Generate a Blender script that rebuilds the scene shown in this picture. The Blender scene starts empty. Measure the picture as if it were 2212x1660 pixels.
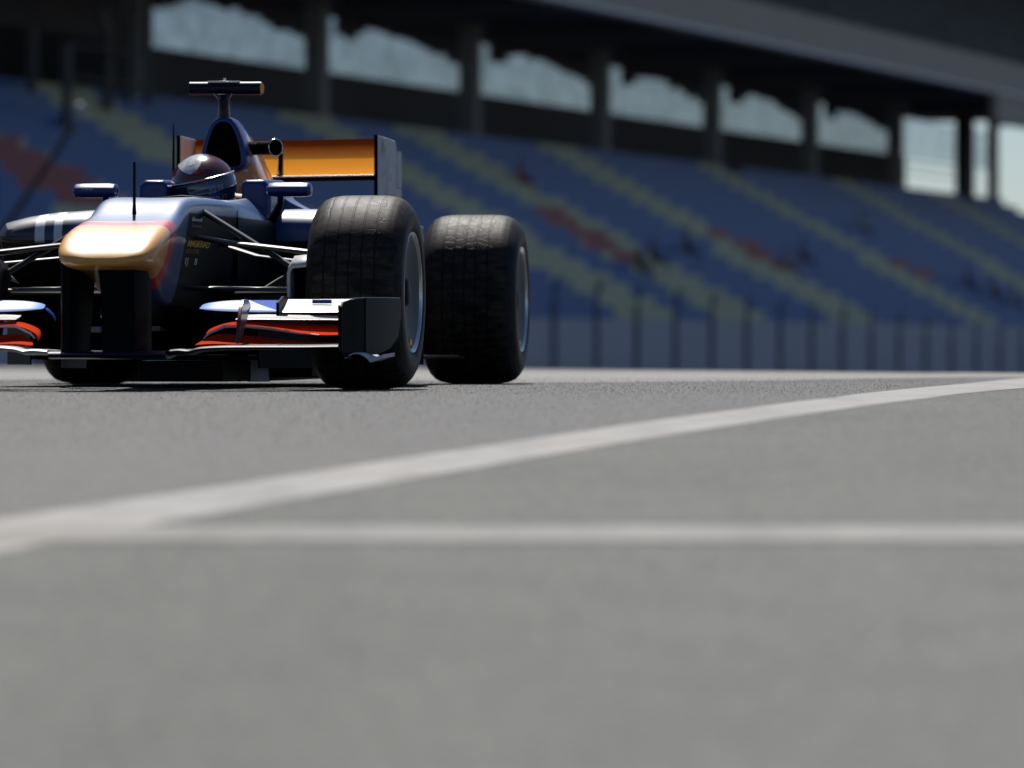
import bpy, bmesh, math, random
from mathutils import Vector, Matrix, Euler
from mathutils.bvhtree import BVHTree
random.seed(7)
sc = bpy.context.scene
R = math.radians
# ---------------------------------------------------------------- camera, sky, sun
CH = 0.149                      # lens height over the tarmac under the car
FL = 13078.0                    # focal length in units of a 2212 wide picture
cam = bpy.data.cameras.new("camera"); camo = bpy.data.objects.new("camera", cam)
sc.collection.objects.link(camo); sc.camera = camo
camo.location = (0, 0, CH); camo.rotation_euler = (R(90), 0, 0)
cam.sensor_width = 36; cam.lens = 36 * FL / 2212; cam.shift_y = -83 / 2212
cam.clip_start = 0.2; cam.clip_end = 6000
cam.dof.use_dof = True; cam.dof.focus_distance = 20.9; cam.dof.aperture_fstop = 3.8
cam.dof.aperture_blades = 9
SUN_EL, SUN_AZ = 54, -3         # azimuth from +Y towards +X
w = bpy.data.worlds.new("World"); sc.world = w; w.use_nodes = True
nt = w.node_tree; bg = nt.nodes["Background"]
sky = nt.nodes.new("ShaderNodeTexSky"); sky.sky_type = 'NISHITA'; sky.sun_disc = False
sky.sun_elevation = R(SUN_EL); sky.sun_rotation = R(SUN_AZ); sky.dust_density = 0.3; sky.air_density = 0.7; sky.ozone_density = 3.0
nt.links.new(sky.outputs[0], bg.inputs[0]); bg.inputs[1].default_value = 0.055
sl = bpy.data.lights.new("sun", 'SUN'); so = bpy.data.objects.new("sun", sl); sc.collection.objects.link(so)
sl.energy = 5.0; sl.angle = R(0.5); sl.color = (1, 0.96, 0.9)
sd = Vector((math.sin(R(SUN_AZ)) * math.cos(R(SUN_EL)), math.cos(R(SUN_AZ)) * math.cos(R(SUN_EL)), math.sin(R(SUN_EL))))
so.rotation_euler = sd.to_track_quat('Z', 'Y').to_euler()
vs = sc.view_settings; vs.view_transform = 'Standard'; vs.look = 'None'; vs.gamma = 1; vs.exposure = 0.35
sc.cycles.max_bounces = 6; sc.cycles.transparent_max_bounces = 8

# ---------------------------------------------------------------- materials
def new_mat(name):
    m = bpy.data.materials.new(name); m.use_nodes = True
    return m, m.node_tree, m.node_tree.nodes["Principled BSDF"]
def mat(name, col, rough=0.5, metal=0.0, coat=0.0, noise=0.0, nscale=30, bump=0.0, bscale=200, spec=0.5, emis=None):
    m, t, b = new_mat(name)
    b.inputs["Roughness"].default_value = rough; b.inputs["Metallic"].default_value = metal
    b.inputs["Coat Weight"].default_value = coat; b.inputs["Coat Roughness"].default_value = 0.04
    b.inputs["Specular IOR Level"].default_value = spec
    b.inputs["Base Color"].default_value = (*col, 1)
    co = t.nodes.new("ShaderNodeTexCoord")
    if noise:
        n = t.nodes.new("ShaderNodeTexNoise"); n.inputs["Scale"].default_value = nscale; n.inputs["Detail"].default_value = 5
        t.links.new(co.outputs["Object"], n.inputs["Vector"])
        mx = t.nodes.new("ShaderNodeMix"); mx.data_type = 'RGBA'
        mx.inputs[6].default_value = (*[c * (1 - noise) for c in col], 1); mx.inputs[7].default_value = (*[min(1, c * (1 + noise)) for c in col], 1)
        t.links.new(n.outputs[0], mx.inputs[0]); t.links.new(mx.outputs[2], b.inputs["Base Color"])
    if bump:
        n2 = t.nodes.new("ShaderNodeTexNoise"); n2.inputs["Scale"].default_value = bscale; n2.inputs["Detail"].default_value = 4
        t.links.new(co.outputs["Object"], n2.inputs["Vector"])
        bp = t.nodes.new("ShaderNodeBump"); bp.inputs["Strength"].default_value = bump; bp.inputs["Distance"].default_value = 0.004
        t.links.new(n2.outputs[0], bp.inputs["Height"]); t.links.new(bp.outputs[0], b.inputs["Normal"])
    return m
class NB:
    """small helper to write masks of object coordinates"""
    def __init__(s, t):
        s.t = t; co = t.nodes.new("ShaderNodeTexCoord"); sp = t.nodes.new("ShaderNodeSeparateXYZ")
        t.links.new(co.outputs["Object"], sp.inputs[0]); s.co = co; s.x, s.y, s.z = sp.outputs
    def m(s, op, a, b=None, c=None):
        n = s.t.nodes.new("ShaderNodeMath"); n.operation = op
        for i, v in enumerate((a, b, c)):
            if v is None: continue
            if isinstance(v, (int, float)): n.inputs[i].default_value = v
            else: s.t.links.new(v, n.inputs[i])
        return n.outputs[0]
    def step(s, v, lo, hi):
        n = s.t.nodes.new("ShaderNodeMapRange"); n.inputs[1].default_value = lo; n.inputs[2].default_value = hi
        s.t.links.new(v, n.inputs[0]); return n.outputs[0]
    def band(s, v, lo, hi, e=0.002):
        if not isinstance(hi, (int, float)):
            n = s.step(s.m('SUBTRACT', v, hi), e, -e); return s.m('MULTIPLY', s.step(v, lo - e, lo + e), n)
        return s.m('MULTIPLY', s.step(v, lo - e, lo + e), s.step(v, hi + e, hi - e))
    def mix(s, f, a, b):
        n = s.t.nodes.new("ShaderNodeMix"); n.data_type = 'RGBA'
        for i, v in ((0, f), (6, a), (7, b)):
            if isinstance(v, tuple): n.inputs[i].default_value = (*v, 1)
            elif isinstance(v, (int, float)): n.inputs[i].default_value = v
            else: s.t.links.new(v, n.inputs[i])
        return n.outputs[2]
    def noise(s, sc_, det=4, vec=None):
        n = s.t.nodes.new("ShaderNodeTexNoise"); n.inputs["Scale"].default_value = sc_; n.inputs["Detail"].default_value = det
        s.t.links.new(vec if vec else s.co.outputs["Object"], n.inputs["Vector"]); return n.outputs[0]
    def scaled(s, v3):
        n = s.t.nodes.new("ShaderNodeMapping"); n.inputs["Scale"].default_value = v3
        s.t.links.new(s.co.outputs["Object"], n.inputs["Vector"]); return n.outputs[0]
    def bump(s, h, st, dist, b):
        n = s.t.nodes.new("ShaderNodeBump"); n.inputs["Strength"].default_value = st; n.inputs["Distance"].default_value = dist
        s.t.links.new(h, n.inputs["Height"]); s.t.links.new(n.outputs[0], b.inputs["Normal"]); return n

NAVY = (0.006, 0.026, 0.15); GOLD = (0.72, 0.33, 0.06); RED = (0.45, 0.012, 0.03); CARB = (0.006, 0.0065, 0.008)
M = {}
M['carbon'] = mat("carbon", (.004,.0045,.006), 0.5, noise=0.4, nscale=60, spec=0.035)
M['arm'] = mat("arm_carbon", (.010,.010,.011), 0.44, spec=1.0, coat=.25)
M['carbon_matt'] = mat("carbon_matt", (0.003, 0.003, 0.004), 0.5, spec=0.15)
M['dark'] = mat("dark_cavity", (0.002, 0.002, 0.002), 0.9, spec=0.05)
M['black'] = mat("black_gloss", (.003,.004,.010), .3, spec=.2, coat=.12)
M['navy'] = mat("navy_paint", NAVY, 0.4, spec=.35, coat=0.15, noise=0.12, nscale=8)
M['white'] = mat("white_paint", (0.78, 0.78, 0.76), 0.35, coat=0.6, noise=0.05, nscale=15)
M['red'] = mat("red_paint", (0.50, 0.042, 0.016), 0.8, spec=0.0, coat=0.0, noise=0.1, nscale=10)
M['gold'] = mat("gold_paint", GOLD, 0.32, coat=0.6, noise=0.1, nscale=10)
M['orange_cap'] = mat("orange_cap", (0.85, 0.36, 0.05), 0.6)
M['metal'] = mat("alloy", (0.55, 0.57, 0.6), 0.25, metal=1.0, noise=0.1, nscale=40)
M['rimdisc'] = mat("wheel_cover", (0.035, 0.045, 0.062), 0.5, metal=0.0, noise=0.3, nscale=6, spec=0.12)
M['goldtext'] = mat("gold_letters", (0.7, 0.42, 0.03), 0.5)
M['whitetext'] = mat("pale_letters", (0.7, 0.7, 0.7), 0.5)
M['greypanel'] = mat("silver_grey_panel", (0.46, 0.48, 0.52), 0.6, coat=0.0, spec=.1, noise=0.35, nscale=14)
M['rosepanel'] = mat("rose_grey_panel", (0.3, 0.2, 0.2), 0.45, noise=0.15, nscale=14)

def body_mat():
    m, t, b = new_mat("livery"); n = NB(t)
    b.inputs["Roughness"].default_value = 0.5; b.inputs["Coat Weight"].default_value = 0.6; b.inputs["Coat Roughness"].default_value = 0.28
    ns = n.m('MULTIPLY', n.m('SUBTRACT', n.noise(3), 0.5), 0.05)
    yy = n.m('ADD', n.y, n.m('MULTIPLY', n.z, -0.12))
    yy = n.m('ADD', yy, ns)
    g = n.step(yy, -0.705, -0.695)                      # 0 gold, 1 further back
    r = n.band(yy, -0.700, n.m('ADD', -0.625, n.m('MULTIPLY', n.m('MAXIMUM', n.step(n.z, .53, .50), n.step(n.x, .085, .125)), .07)), 0.004)
    p = n.m('MULTIPLY', n.band(yy, -0.625, -0.60, 0.003), n.m('MULTIPLY', n.step(n.z, .50, .53), n.step(n.x, .11, .09)))
    c = n.mix(g, GOLD, (0.018, 0.068, 0.22))
    c = n.mix(r, c, RED)
    c = n.mix(p, c, (0.5, 0.3, 0.32))
    # dark lower flank behind the bulkhead
    lo = n.m('MULTIPLY', n.step(n.z, 0.602, 0.596), n.step(n.y, -0.20, -0.18))
    c = n.mix(lo, c, (0.004, 0.005, 0.007))
    t.links.new(n.m('SUBTRACT', .8, n.m('MULTIPLY', lo, .72)), b.inputs['Coat Weight']); t.links.new(n.m('SUBTRACT', .5, n.m('MULTIPLY', lo, .42)), b.inputs['Specular IOR Level'])
    t.links.new(n.m('SUBTRACT', .24, n.m('MULTIPLY', lo, .18)), b.inputs['Coat Roughness'])
    # thin shut lines of the vanity panel
    ln = n.m('MAXIMUM', n.band(n.y, -0.302, -0.298, 0.001), n.band(n.y, -0.378, -0.374, 0.001))
    ln = n.m('MULTIPLY', ln, n.step(n.m('ABSOLUTE', n.x), 0.14, 0.135))
    c = n.mix(n.m('MULTIPLY', ln, 0.8), c, (0.01, 0.015, 0.05))
    t.links.new(c, b.inputs["Base Color"])
    n.bump(n.noise(9, 2), 0.08, 0.02, b)
    return m
M['body'] = body_mat()
def sidepod_mat():
    m, t, b = new_mat("sidepod_livery"); n = NB(t)
    b.inputs["Roughness"].default_value = 0.5; b.inputs["Coat Weight"].default_value = 0.6; b.inputs["Coat Roughness"].default_value = 0.28
    ax = n.m('ABSOLUTE', n.x)
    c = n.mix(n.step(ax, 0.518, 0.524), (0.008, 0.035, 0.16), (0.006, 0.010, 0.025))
    s = n.m('MAXIMUM', n.band(ax, 0.544, 0.575), n.band(ax, 0.608, 0.644))
    c = n.mix(s, c, (0.75, 0.75, 0.78))
    c = n.mix(n.band(ax, 0.575, 0.608), c, (0.012, 0.03, 0.09))
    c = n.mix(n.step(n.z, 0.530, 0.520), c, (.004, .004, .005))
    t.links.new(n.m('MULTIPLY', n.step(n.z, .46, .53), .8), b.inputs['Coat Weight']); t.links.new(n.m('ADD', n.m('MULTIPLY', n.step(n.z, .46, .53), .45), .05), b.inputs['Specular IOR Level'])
    t.links.new(c, b.inputs["Base Color"]); return m
M['sidepod'] = sidepod_mat()
def cover_mat():
    m, t, b = new_mat("engine_cover_livery"); n = NB(t)
    b.inputs["Roughness"].default_value = 0.28; b.inputs["Coat Weight"].default_value = 1.0; b.inputs["Coat Roughness"].default_value = 0.08
    v = n.m('ADD', n.z, n.m('MULTIPLY', n.noise(7, 3), 0.10))
    f = n.m('MULTIPLY', n.step(v, 0.715, 0.735), n.step(v, 0.99, 0.97))
    f = n.m('MULTIPLY', f, n.step(n.y, 1.66, 1.67))
    c = n.mix(f, (0.015, 0.05, 0.22), (0.70, 0.27, 0.035))
    marks = n.m('MULTIPLY', n.step(n.noise(26, 2), 0.64, 0.66), f)
    c = n.mix(marks, c, (0.75, 0.62, 0.5))
    t.links.new(c, b.inputs["Base Color"]); return m
M['cover'] = cover_mat()
def tyre_mat():
    m, t, b = new_mat("tyre_rubber"); n = NB(t)
    b.inputs["Specular IOR Level"].default_value = 0.14
    oi = t.nodes.new("ShaderNodeObjectInfo"); va = t.nodes.new("ShaderNodeVectorMath"); va.operation = 'MULTIPLY_ADD'
    t.links.new(oi.outputs["Location"], va.inputs[0]); va.inputs[1].default_value = (3.1, 2.3, 5.7); t.links.new(n.co.outputs["Object"], va.inputs[2]); shifted = va.outputs[0]
    mp = t.nodes.new("ShaderNodeMapping"); mp.inputs["Scale"].default_value = (3, 12, 12); t.links.new(shifted, mp.inputs["Vector"]); stretch = mp.outputs[0]
    sc_ = n.step(n.noise(4, 6, stretch), 0.35, 0.75)
    c = n.mix(sc_, (0.008, 0.007, 0.0065), (0.050, 0.043, 0.037))
    # cracked, grained band round the middle of the tread
    vo = t.nodes.new("ShaderNodeTexVoronoi"); vo.feature = 'DISTANCE_TO_EDGE'; vo.inputs["Scale"].default_value = 26
    t.links.new(shifted, vo.inputs["Vector"])
    mid = n.m('MULTIPLY', n.step(n.m('ABSOLUTE', n.x), 0.11, 0.09), n.step(n.noise(5, 2, shifted), 0.47, 0.60))
    lsp = t.nodes.new("ShaderNodeSeparateXYZ"); t.links.new(oi.outputs["Location"], lsp.inputs[0])
    rear = n.m('MULTIPLY', n.step(lsp.outputs[1], 22, 22.4), n.step(n.m('ABSOLUTE', n.x), 0.098, 0.09))
    cr = n.m('MULTIPLY', n.step(vo.outputs["Distance"], 0.07, 0.015), n.m('MAXIMUM', mid, rear))
    # circumferential lines
    g = 0.0
    gs = None
    for gx in (-0.095, -0.052, -0.01, 0.033, 0.078):
        wob = n.m('ADD', n.x, n.m('MULTIPLY', n.m('SUBTRACT', n.noise(22, 2), 0.5), 0.012))
        bd = n.band(wob, gx - 0.0030, gx + 0.0030, 0.0012)
        gs = bd if gs is None else n.m('MAXIMUM', gs, bd)
    dk = n.m('MAXIMUM', gs, n.m('MULTIPLY', cr, 0.7))
    c = n.mix(dk, c, (0.004, 0.004, 0.004))
    r2 = n.m('SQRT', n.m('ADD', n.m('MULTIPLY', n.y, n.y), n.m('MULTIPLY', n.z, n.z)))
    side = n.step(n.m('ABSOLUTE', n.x), 0.140, 0.165)
    c = n.mix(side, c, n.mix(n.step(n.noise(9, 5, n.scaled((2, 2, 2))), 0.4, 0.7), (0.014, 0.016, 0.02), (0.028, 0.028, 0.032)))
    brown = n.m('MULTIPLY', side, n.band(r2, 0.235, 0.262, 0.008))
    c = n.mix(n.m('MULTIPLY', brown, 0.6), c, (0.10, 0.05, 0.02))
    t.links.new(c, b.inputs["Base Color"])
    rgh = n.m('ADD', 0.46, n.m('MULTIPLY', n.noise(14, 3), 0.2)); t.links.new(rgh, b.inputs["Roughness"])
    h = n.m('SUBTRACT', n.m('ADD', n.m('MULTIPLY', n.noise(60, 5), 0.35), n.m('MULTIPLY', n.noise(12, 3, stretch), 0.3)), n.m('MULTIPLY', dk, 1.0))
    n.bump(h, 0.32, 0.003, b)
    return m
M['tyre'] = tyre_mat()
def casc_mat():
    m, t, b = new_mat("blue_white_carbon"); n = NB(t)
    b.inputs["Roughness"].default_value = 0.7; b.inputs["Specular IOR Level"].default_value = 0.05
    ax = n.m('ABSOLUTE', n.x)
    k = n.m('ADD', n.m('ADD', n.y, .535), n.m('MULTIPLY', n.m('SUBTRACT', ax, .42), 1.18))
    f = n.m('MULTIPLY', n.step(k, 0.0, 0.004), n.step(ax, 0.39, 0.4))
    wv = t.nodes.new("ShaderNodeTexChecker"); wv.inputs["Scale"].default_value = 260
    t.links.new(n.co.outputs["Object"], wv.inputs["Vector"])
    blue = n.mix(wv.outputs["Fac"], (0.015, 0.06, 0.40), (0.08, 0.16, 0.55))
    c = n.mix(f, (0.70, 0.76, 0.82), blue)
    tip = n.step(ax, 0.315, 0.275)
    c = n.mix(tip, c, (0.15, 0.32, 0.7))
    c = n.mix(n.m('MULTIPLY', n.step(n.m('ADD', n.y, n.m('MULTIPLY', ax, .08)), -.612, -.622), .8), c, (.03, .10, .45))
    t.links.new(c, b.inputs["Base Color"]); return m
M['cascade'] = casc_mat()

# ---------------------------------------------------------------- mesh helpers
COL = sc.collection
def mobj(name, vs_, fs, m, parent=None, smooth=35, sub=0, mats=None, midx=None, bevel=0, loc=None, solid=0):
    me = bpy.data.meshes.new(name); me.from_pydata([tuple(v) for v in vs_], [], fs)
    bm = bmesh.new(); bm.from_mesh(me); bmesh.ops.recalc_face_normals(bm, faces=bm.faces) if midx is None else None
    bm.to_mesh(me); bm.free()
    for mm in (mats or [m]): me.materials.append(mm)
    if midx is not None: me.polygons.foreach_set("material_index", midx)
    if smooth:
        me.polygons.foreach_set("use_smooth", [True] * len(me.polygons)); me.set_sharp_from_angle(angle=R(smooth))
    o = bpy.data.objects.new(name, me); COL.objects.link(o)
    if parent: o.parent = parent
    if loc: o.location = loc
    if solid: s = o.modifiers.new("s", 'SOLIDIFY'); s.thickness = solid; s.offset = 0
    if bevel: bv = o.modifiers.new("b", 'BEVEL'); bv.width = bevel; bv.segments = 2; bv.limit_method = 'ANGLE'
    if sub: s = o.modifiers.new("u", 'SUBSURF'); s.levels = sub; s.render_levels = sub
    return o
class MB:
    def __init__(s): s.v = []; s.f = []
    def add(s, vs_, fs):
        k = len(s.v); s.v += [tuple(v) for v in vs_]; s.f += [tuple(i + k for i in f) for f in fs]; return s
    def box(s, x0, x1, y0, y1, z0, z1, mtx=None):
        p = [Vector((x, y, z)) for z in (z0, z1) for y in (y0, y1) for x in (x0, x1)]
        if mtx: p = [mtx @ q for q in p]
        return s.add(p, [(0, 2, 3, 1), (4, 5, 7, 6), (0, 1, 5, 4), (2, 6, 7, 3), (0, 4, 6, 2), (1, 3, 7, 5)])
    def tube(s, pts, rad, n=12, flat=1.0, caps=True, up=None):
        """round or flattened bar along a polyline; flat = thickness/width in the up direction"""
        pts = [Vector(p) for p in pts]; rings = []
        for i, p in enumerate(pts):
            d = (pts[min(i + 1, len(pts) - 1)] - pts[max(i - 1, 0)]).normalized()
            u = Vector(up) if up else (Vector((0, 0, 1)) if abs(d.z) < 0.9 else Vector((0, 1, 0)))
            a = d.cross(u).normalized(); b_ = a.cross(d).normalized(); r = rad[i] if isinstance(rad, (list, tuple)) else rad
            rings.append([p + a * math.cos(2 * math.pi * k / n) * r + b_ * math.sin(2 * math.pi * k / n) * r * flat for k in range(n)])
        return s.loft(rings, caps)
    def loft(s, rings, caps=True):
        n = len(rings[0]); k = len(s.v)
        for r in rings: s.v += [tuple(q) for q in r]
        for i in range(len(rings) - 1):
            for j in range(n):
                s.f.append((k + i * n + j, k + i * n + (j + 1) % n, k + (i + 1) * n + (j + 1) % n, k + (i + 1) * n + j))
        if caps:
            s.f.append(tuple(k + j for j in range(n))); s.f.append(tuple(k + (len(rings) - 1) * n + j for j in range(n)))
        return s
    def prism(s, poly, axis, a0, a1):
        """polygon in the plane across the axis, pushed from a0 to a1"""
        def mk(u, v, a): return {'x': (a, u, v), 'y': (u, a, v), 'z': (u, v, a)}[axis]
        return s.loft([[mk(u, v, a0) for u, v in poly], [mk(u, v, a1) for u, v in poly]])
    def done(s, name, m, parent=None, **k): return mobj(name, s.v, s.f, m, parent, **k)
def lathe_x(prof, n=72, closed=False):
    """(x, r) profile turned about the x axis"""
    rings = [[(x, r * math.cos(2 * math.pi * k / n), r * math.sin(2 * math.pi * k / n)) for k in range(n)] for x, r in prof]
    mb = MB(); mb.loft(rings, caps=False)
    if closed:
        k0 = (len(prof) - 1) * n
        for j in range(n): mb.f.append((k0 + j, k0 + (j + 1) % n, (j + 1) % n, j))
    return mb
def half(ring_half):
    """mirror a half section (top centre ... bottom centre) into a closed ring"""
    return ring_half + [(-x, y, z) for x, y, z in reversed(ring_half[1:-1])]
def foil_ring(x, yl, zl, ch, pitch, th=0.08, cam_=0.05, n=14):
    up, lo = [], []
    for i in range(n + 1):
        t = 0.5 * (1 - math.cos(math.pi * i / n))
        c = -cam_ * 4 * t * (1 - t); h = th * 2.9 * (0.30 * math.sqrt(t) - 0.13 * t - 0.35 * t * t + 0.28 * t ** 3 - 0.10 * t ** 4) + 0.004
        up.append((t, c + h)); lo.append((t, c - h))
    pts = up + lo[::-1][0:-1]
    ca, sa = math.cos(R(pitch)), math.sin(R(pitch))
    return [(x, yl + ch * (t * ca - h * sa), zl + ch * (t * sa + h * ca)) for t, h in pts]
def interp(st, k):
    out = []
    for i in range(len(st) - 1):
        for j in range(k):
            f = j / k; f = f
            p0 = st[max(i - 1, 0)]; p1 = st[i]; p2 = st[i + 1]; p3 = st[min(i + 2, len(st) - 1)]
            out.append(tuple(0.5 * (2 * b + (c - a) * f + (2 * a - 5 * b + 4 * c - d) * f * f + (3 * b - a - 3 * c + d) * f ** 3) for a, b, c, d in zip(p0, p1, p2, p3)))
    out.append(tuple(st[-1])); return out
def foil(name, st, m, parent, th=0.08, cam_=0.05, k=5, mir=False):
    mb = MB(); ss = interp(st, k)
    mb.loft([foil_ring(*[(-q if (mir and i == 0) else q) for i, q in enumerate(s)], th=th, cam_=cam_) for s in ss])
    return mb.done(name, m, parent, smooth=50)
def tag(o, label, cat=None, group=None, kind=None):
    if label: o['label'] = label
    if cat: o['category'] = cat
    if group: o['group'] = group
    if kind: o['kind'] = kind
    return o
def empty(name, loc, rz=0):
    o = bpy.data.objects.new(name, None); COL.objects.link(o); o.location = loc; o.rotation_euler = (0, 0, rz); o.empty_display_size = 0.2
    return o

# ---------------------------------------------------------------- ground
def crest(X): return max(24, min(48, 39.3 - 2.5 * X)) if X > -1 else min(48, 41.8 + 0.4 * (-X))
def ground_z(X, D):
    if D < 19: return -0.0022 * (19 - max(D, -8)) ** 2
    c = crest(X)
    if D < c: return 0.0
    return max(-3.0, -0.004 * (D - c) ** 2)
def on_ground(u, v):
    lo, hi = 3.0, 38.0
    for _ in range(50):
        D = (lo + hi) / 2; X = (u - 1106) / FL * D
        vv = 747 + FL * (CH - ground_z(X, D)) / D
        if vv > v: lo = D
        else: hi = D
    return X, D
def steps(segs):
    o = []
    for a, b_, n in segs: o += [a + (b_ - a) * i / n for i in range(n)]
    return o + [segs[-1][1]]
xs = steps([(-900, -60, 12), (-60, -6, 14), (-6, 6, 40), (6, 60, 14), (60, 900, 12)])
ds = steps([(-60, 2, 6), (2, 60, 150), (60, 120, 15), (120, 900, 14), (900, 4500, 6)])
def asphalt(name, base, var, light, rough=.8, sp=.16):
    m, t, b = new_mat(name); n = NB(t)
    big = n.noise(0.35, 5); mid = n.noise(3.0, 5); fine = n.noise(90, 3)
    vo = t.nodes.new("ShaderNodeTexVoronoi"); vo.inputs["Scale"].default_value = 75; t.links.new(n.co.outputs["Object"], vo.inputs["Vector"])
    c0 = tuple(x * (1 - var) for x in base); c1 = tuple(x * (1 + var) for x in base)
    c = n.mix(n.step(n.m('ADD', n.m('MULTIPLY', big, 0.5), n.m('MULTIPLY', mid, 0.5)), 0.35, 0.65), c0, c1)
    streak = n.noise(1.0, 4, n.scaled((2.6, .07, 1)))
    c = n.mix(n.m('MULTIPLY', n.step(streak, .50, .68), .45), c, tuple(x * .62 for x in base))
    c = n.mix(n.m('MULTIPLY', n.step(n.noise(1.0, 4, n.scaled((.9, .5, 1))), .55, .7), .3), c, tuple(x * 1.25 for x in base))
    st = n.step(vo.outputs["Distance"], 0.05, 0.5)
    c = n.mix(n.m('MULTIPLY', n.step(vo.outputs["Color"], 0.4, 0.95), 0.6), c, tuple(x * 2.6 for x in base))
    c = n.mix(n.m('MULTIPLY', st, 0.45), c, tuple(x * 0.45 for x in base))
    c = n.mix(n.m('MULTIPLY', n.step(fine, 0.45, 0.7), 0.3), c, light)
    t.links.new(c, b.inputs["Base Color"]); b.inputs["Roughness"].default_value = rough; b.inputs["Specular IOR Level"].default_value = sp
    h = n.m('ADD', n.m('MULTIPLY', st, -0.7), n.m('MULTIPLY', fine, 0.5)); n.bump(h, 0.9, 0.008, b)
    return m
M['track'] = asphalt("track_asphalt", (0.036, 0.036, 0.0365), 0.32, (0.13, 0.13, 0.127), .62, .22)
M['apron'] = asphalt("apron_asphalt", (0.112, 0.115, 0.108), 0.25, (0.21, 0.21, 0.205))
def paint_mat(name, base, worn, rust):
    m, t, b = new_mat(name); n = NB(t)
    c = n.mix(n.step(n.noise(6, 6), 0.35, 0.7), worn, base)
    c = n.mix(n.m('MULTIPLY', n.step(n.noise(1.3, 4), 0.52, 0.7), 0.35), c, rust)
    c = n.mix(n.m('MULTIPLY', n.step(n.noise(1.0, 4, n.scaled((3.5, .35, 1))), .48, .66), .55), c, tuple(x * 0.55 for x in base))
    c = n.mix(n.m('MULTIPLY', n.step(n.noise(110, 3), 0.45, 0.7), 0.35), c, tuple(x * 0.6 for x in base))
    t.links.new(c, b.inputs["Base Color"]); b.inputs["Roughness"].default_value = 0.8; b.inputs["Specular IOR Level"].default_value = 0.15
    n.bump(n.noise(90, 3), 0.3, 0.004, b); return m
M['line'] = paint_mat("line_paint", (0.33, 0.33, 0.325), (0.24, 0.24, 0.235), (0.34, 0.26, 0.21))
M['line2'] = paint_mat("line_paint_faded", (0.26, 0.262, 0.25), (0.20, 0.20, 0.195), (0.25, 0.225, 0.20))
gv = [(x, d, ground_z(x, d)) for d in ds for x in xs]; W = len(xs)
gf = [(j * W + i, j * W + i + 1, (j + 1) * W + i + 1, (j + 1) * W + i) for j in range(len(ds) - 1) for i in range(W - 1)]
tag(mobj("ground", gv, gf, M['track'], smooth=60), None, kind='structure')
def sheet(name, left, right, m, lift, nl=8):
    """strip between two rows of picture points carried to the ground surface"""
    vv, ff = [], []
    n = len(left)
    P = []
    for a, b_ in zip(left, right):
        p0, p1 = Vector(on_ground(*a)), Vector(on_ground(*b_))
        P.append([p0.lerp(p1, i / nl) for i in range(nl + 1)])
    # refine along the length
    Q = []
    for i in range(n - 1):
        for j in range(8): Q.append([P[i][k].lerp(P[i + 1][k], j / 8) for k in range(nl + 1)])
    Q.append(P[-1])
    for row in Q:
        for p in row: vv.append((p.x, p.y, ground_z(p.x, p.y) + lift))
    for i in range(len(Q) - 1):
        for k in range(nl): ff.append((i * (nl + 1) + k, i * (nl + 1) + k + 1, (i + 1) * (nl + 1) + k + 1, (i + 1) * (nl + 1) + k))
    return tag(mobj(name, vv, ff, m, smooth=60), None, kind='structure')
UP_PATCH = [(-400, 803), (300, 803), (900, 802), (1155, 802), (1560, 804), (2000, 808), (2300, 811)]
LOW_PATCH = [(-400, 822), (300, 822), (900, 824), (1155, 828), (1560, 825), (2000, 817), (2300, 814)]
sheet("far_glare_strip", UP_PATCH, LOW_PATCH, asphalt("glare_pale_ground", (.25, .245, .235), .15, (.2, .2, .19)), 0.0009, nl=40)  # paler strip: grazing sky glare on the far ground put into its colour
UP = [(-420, 1205), (-200, 1160), (0, 1124), (250, 1086), (500, 1050), (750, 1011), (1000, 973), (1200, 943), (1400, 913), (1600, 886), (1800, 861), (2000, 838), (2212, 818), (2330, 808)]
LOW = [(-420, 1290), (-200, 1240), (0, 1196), (250, 1150), (500, 1106), (750, 1061), (1000, 1018), (1200, 983), (1400, 950), (1600, 919), (1800, 889), (2000, 863), (2212, 840), (2330, 828)]
# paler apron on the near side of the edge line
av = []; af = []
ap = [Vector(on_ground(*p)) for p in LOW]
dn = steps([(0, 1, 24)])
rows = []
for p in ap: rows.append(p)
near = []
for i, p in enumerate(rows):
    q = Vector((-2.2 + 9.5 * i / (len(rows) - 1), 1.5 + 6 * (i / (len(rows) - 1)) ** 2))
    near.append(q)
na = 120
rows = [rows[i].lerp(rows[i + 1], j / 10) for i in range(len(rows) - 1) for j in range(10)] + [rows[-1]]
near = [near[i].lerp(near[i + 1], j / 10) for i in range(len(near) - 1) for j in range(10)] + [near[-1]]
for i in range(len(rows)):
    for k in range(na + 1):
        p = rows[i].lerp(near[i], k / na); av.append((p.x, p.y, ground_z(p.x, p.y) + 0.0012))
for i in range(len(rows) - 1):
    for k in range(na): af.append((i * (na + 1) + k, i * (na + 1) + k + 1, (i + 1) * (na + 1) + k + 1, (i + 1) * (na + 1) + k))
tag(mobj("apron", av, af, M['apron'], smooth=60), None, kind='structure')
tag(sheet("track_edge_line", UP, LOW, M['line'], 0.0024), None)
xs2 = [-60, 150, 300, 500, 800, 1100, 1400, 1700, 2000, 2300, 2600]
sheet("grid_line", [(x, 1140 if x > 100 else 1150) for x in xs2], [(x, 1174 if x > 100 else 1176) for x in xs2], M['line2'], 0.0036)

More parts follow.
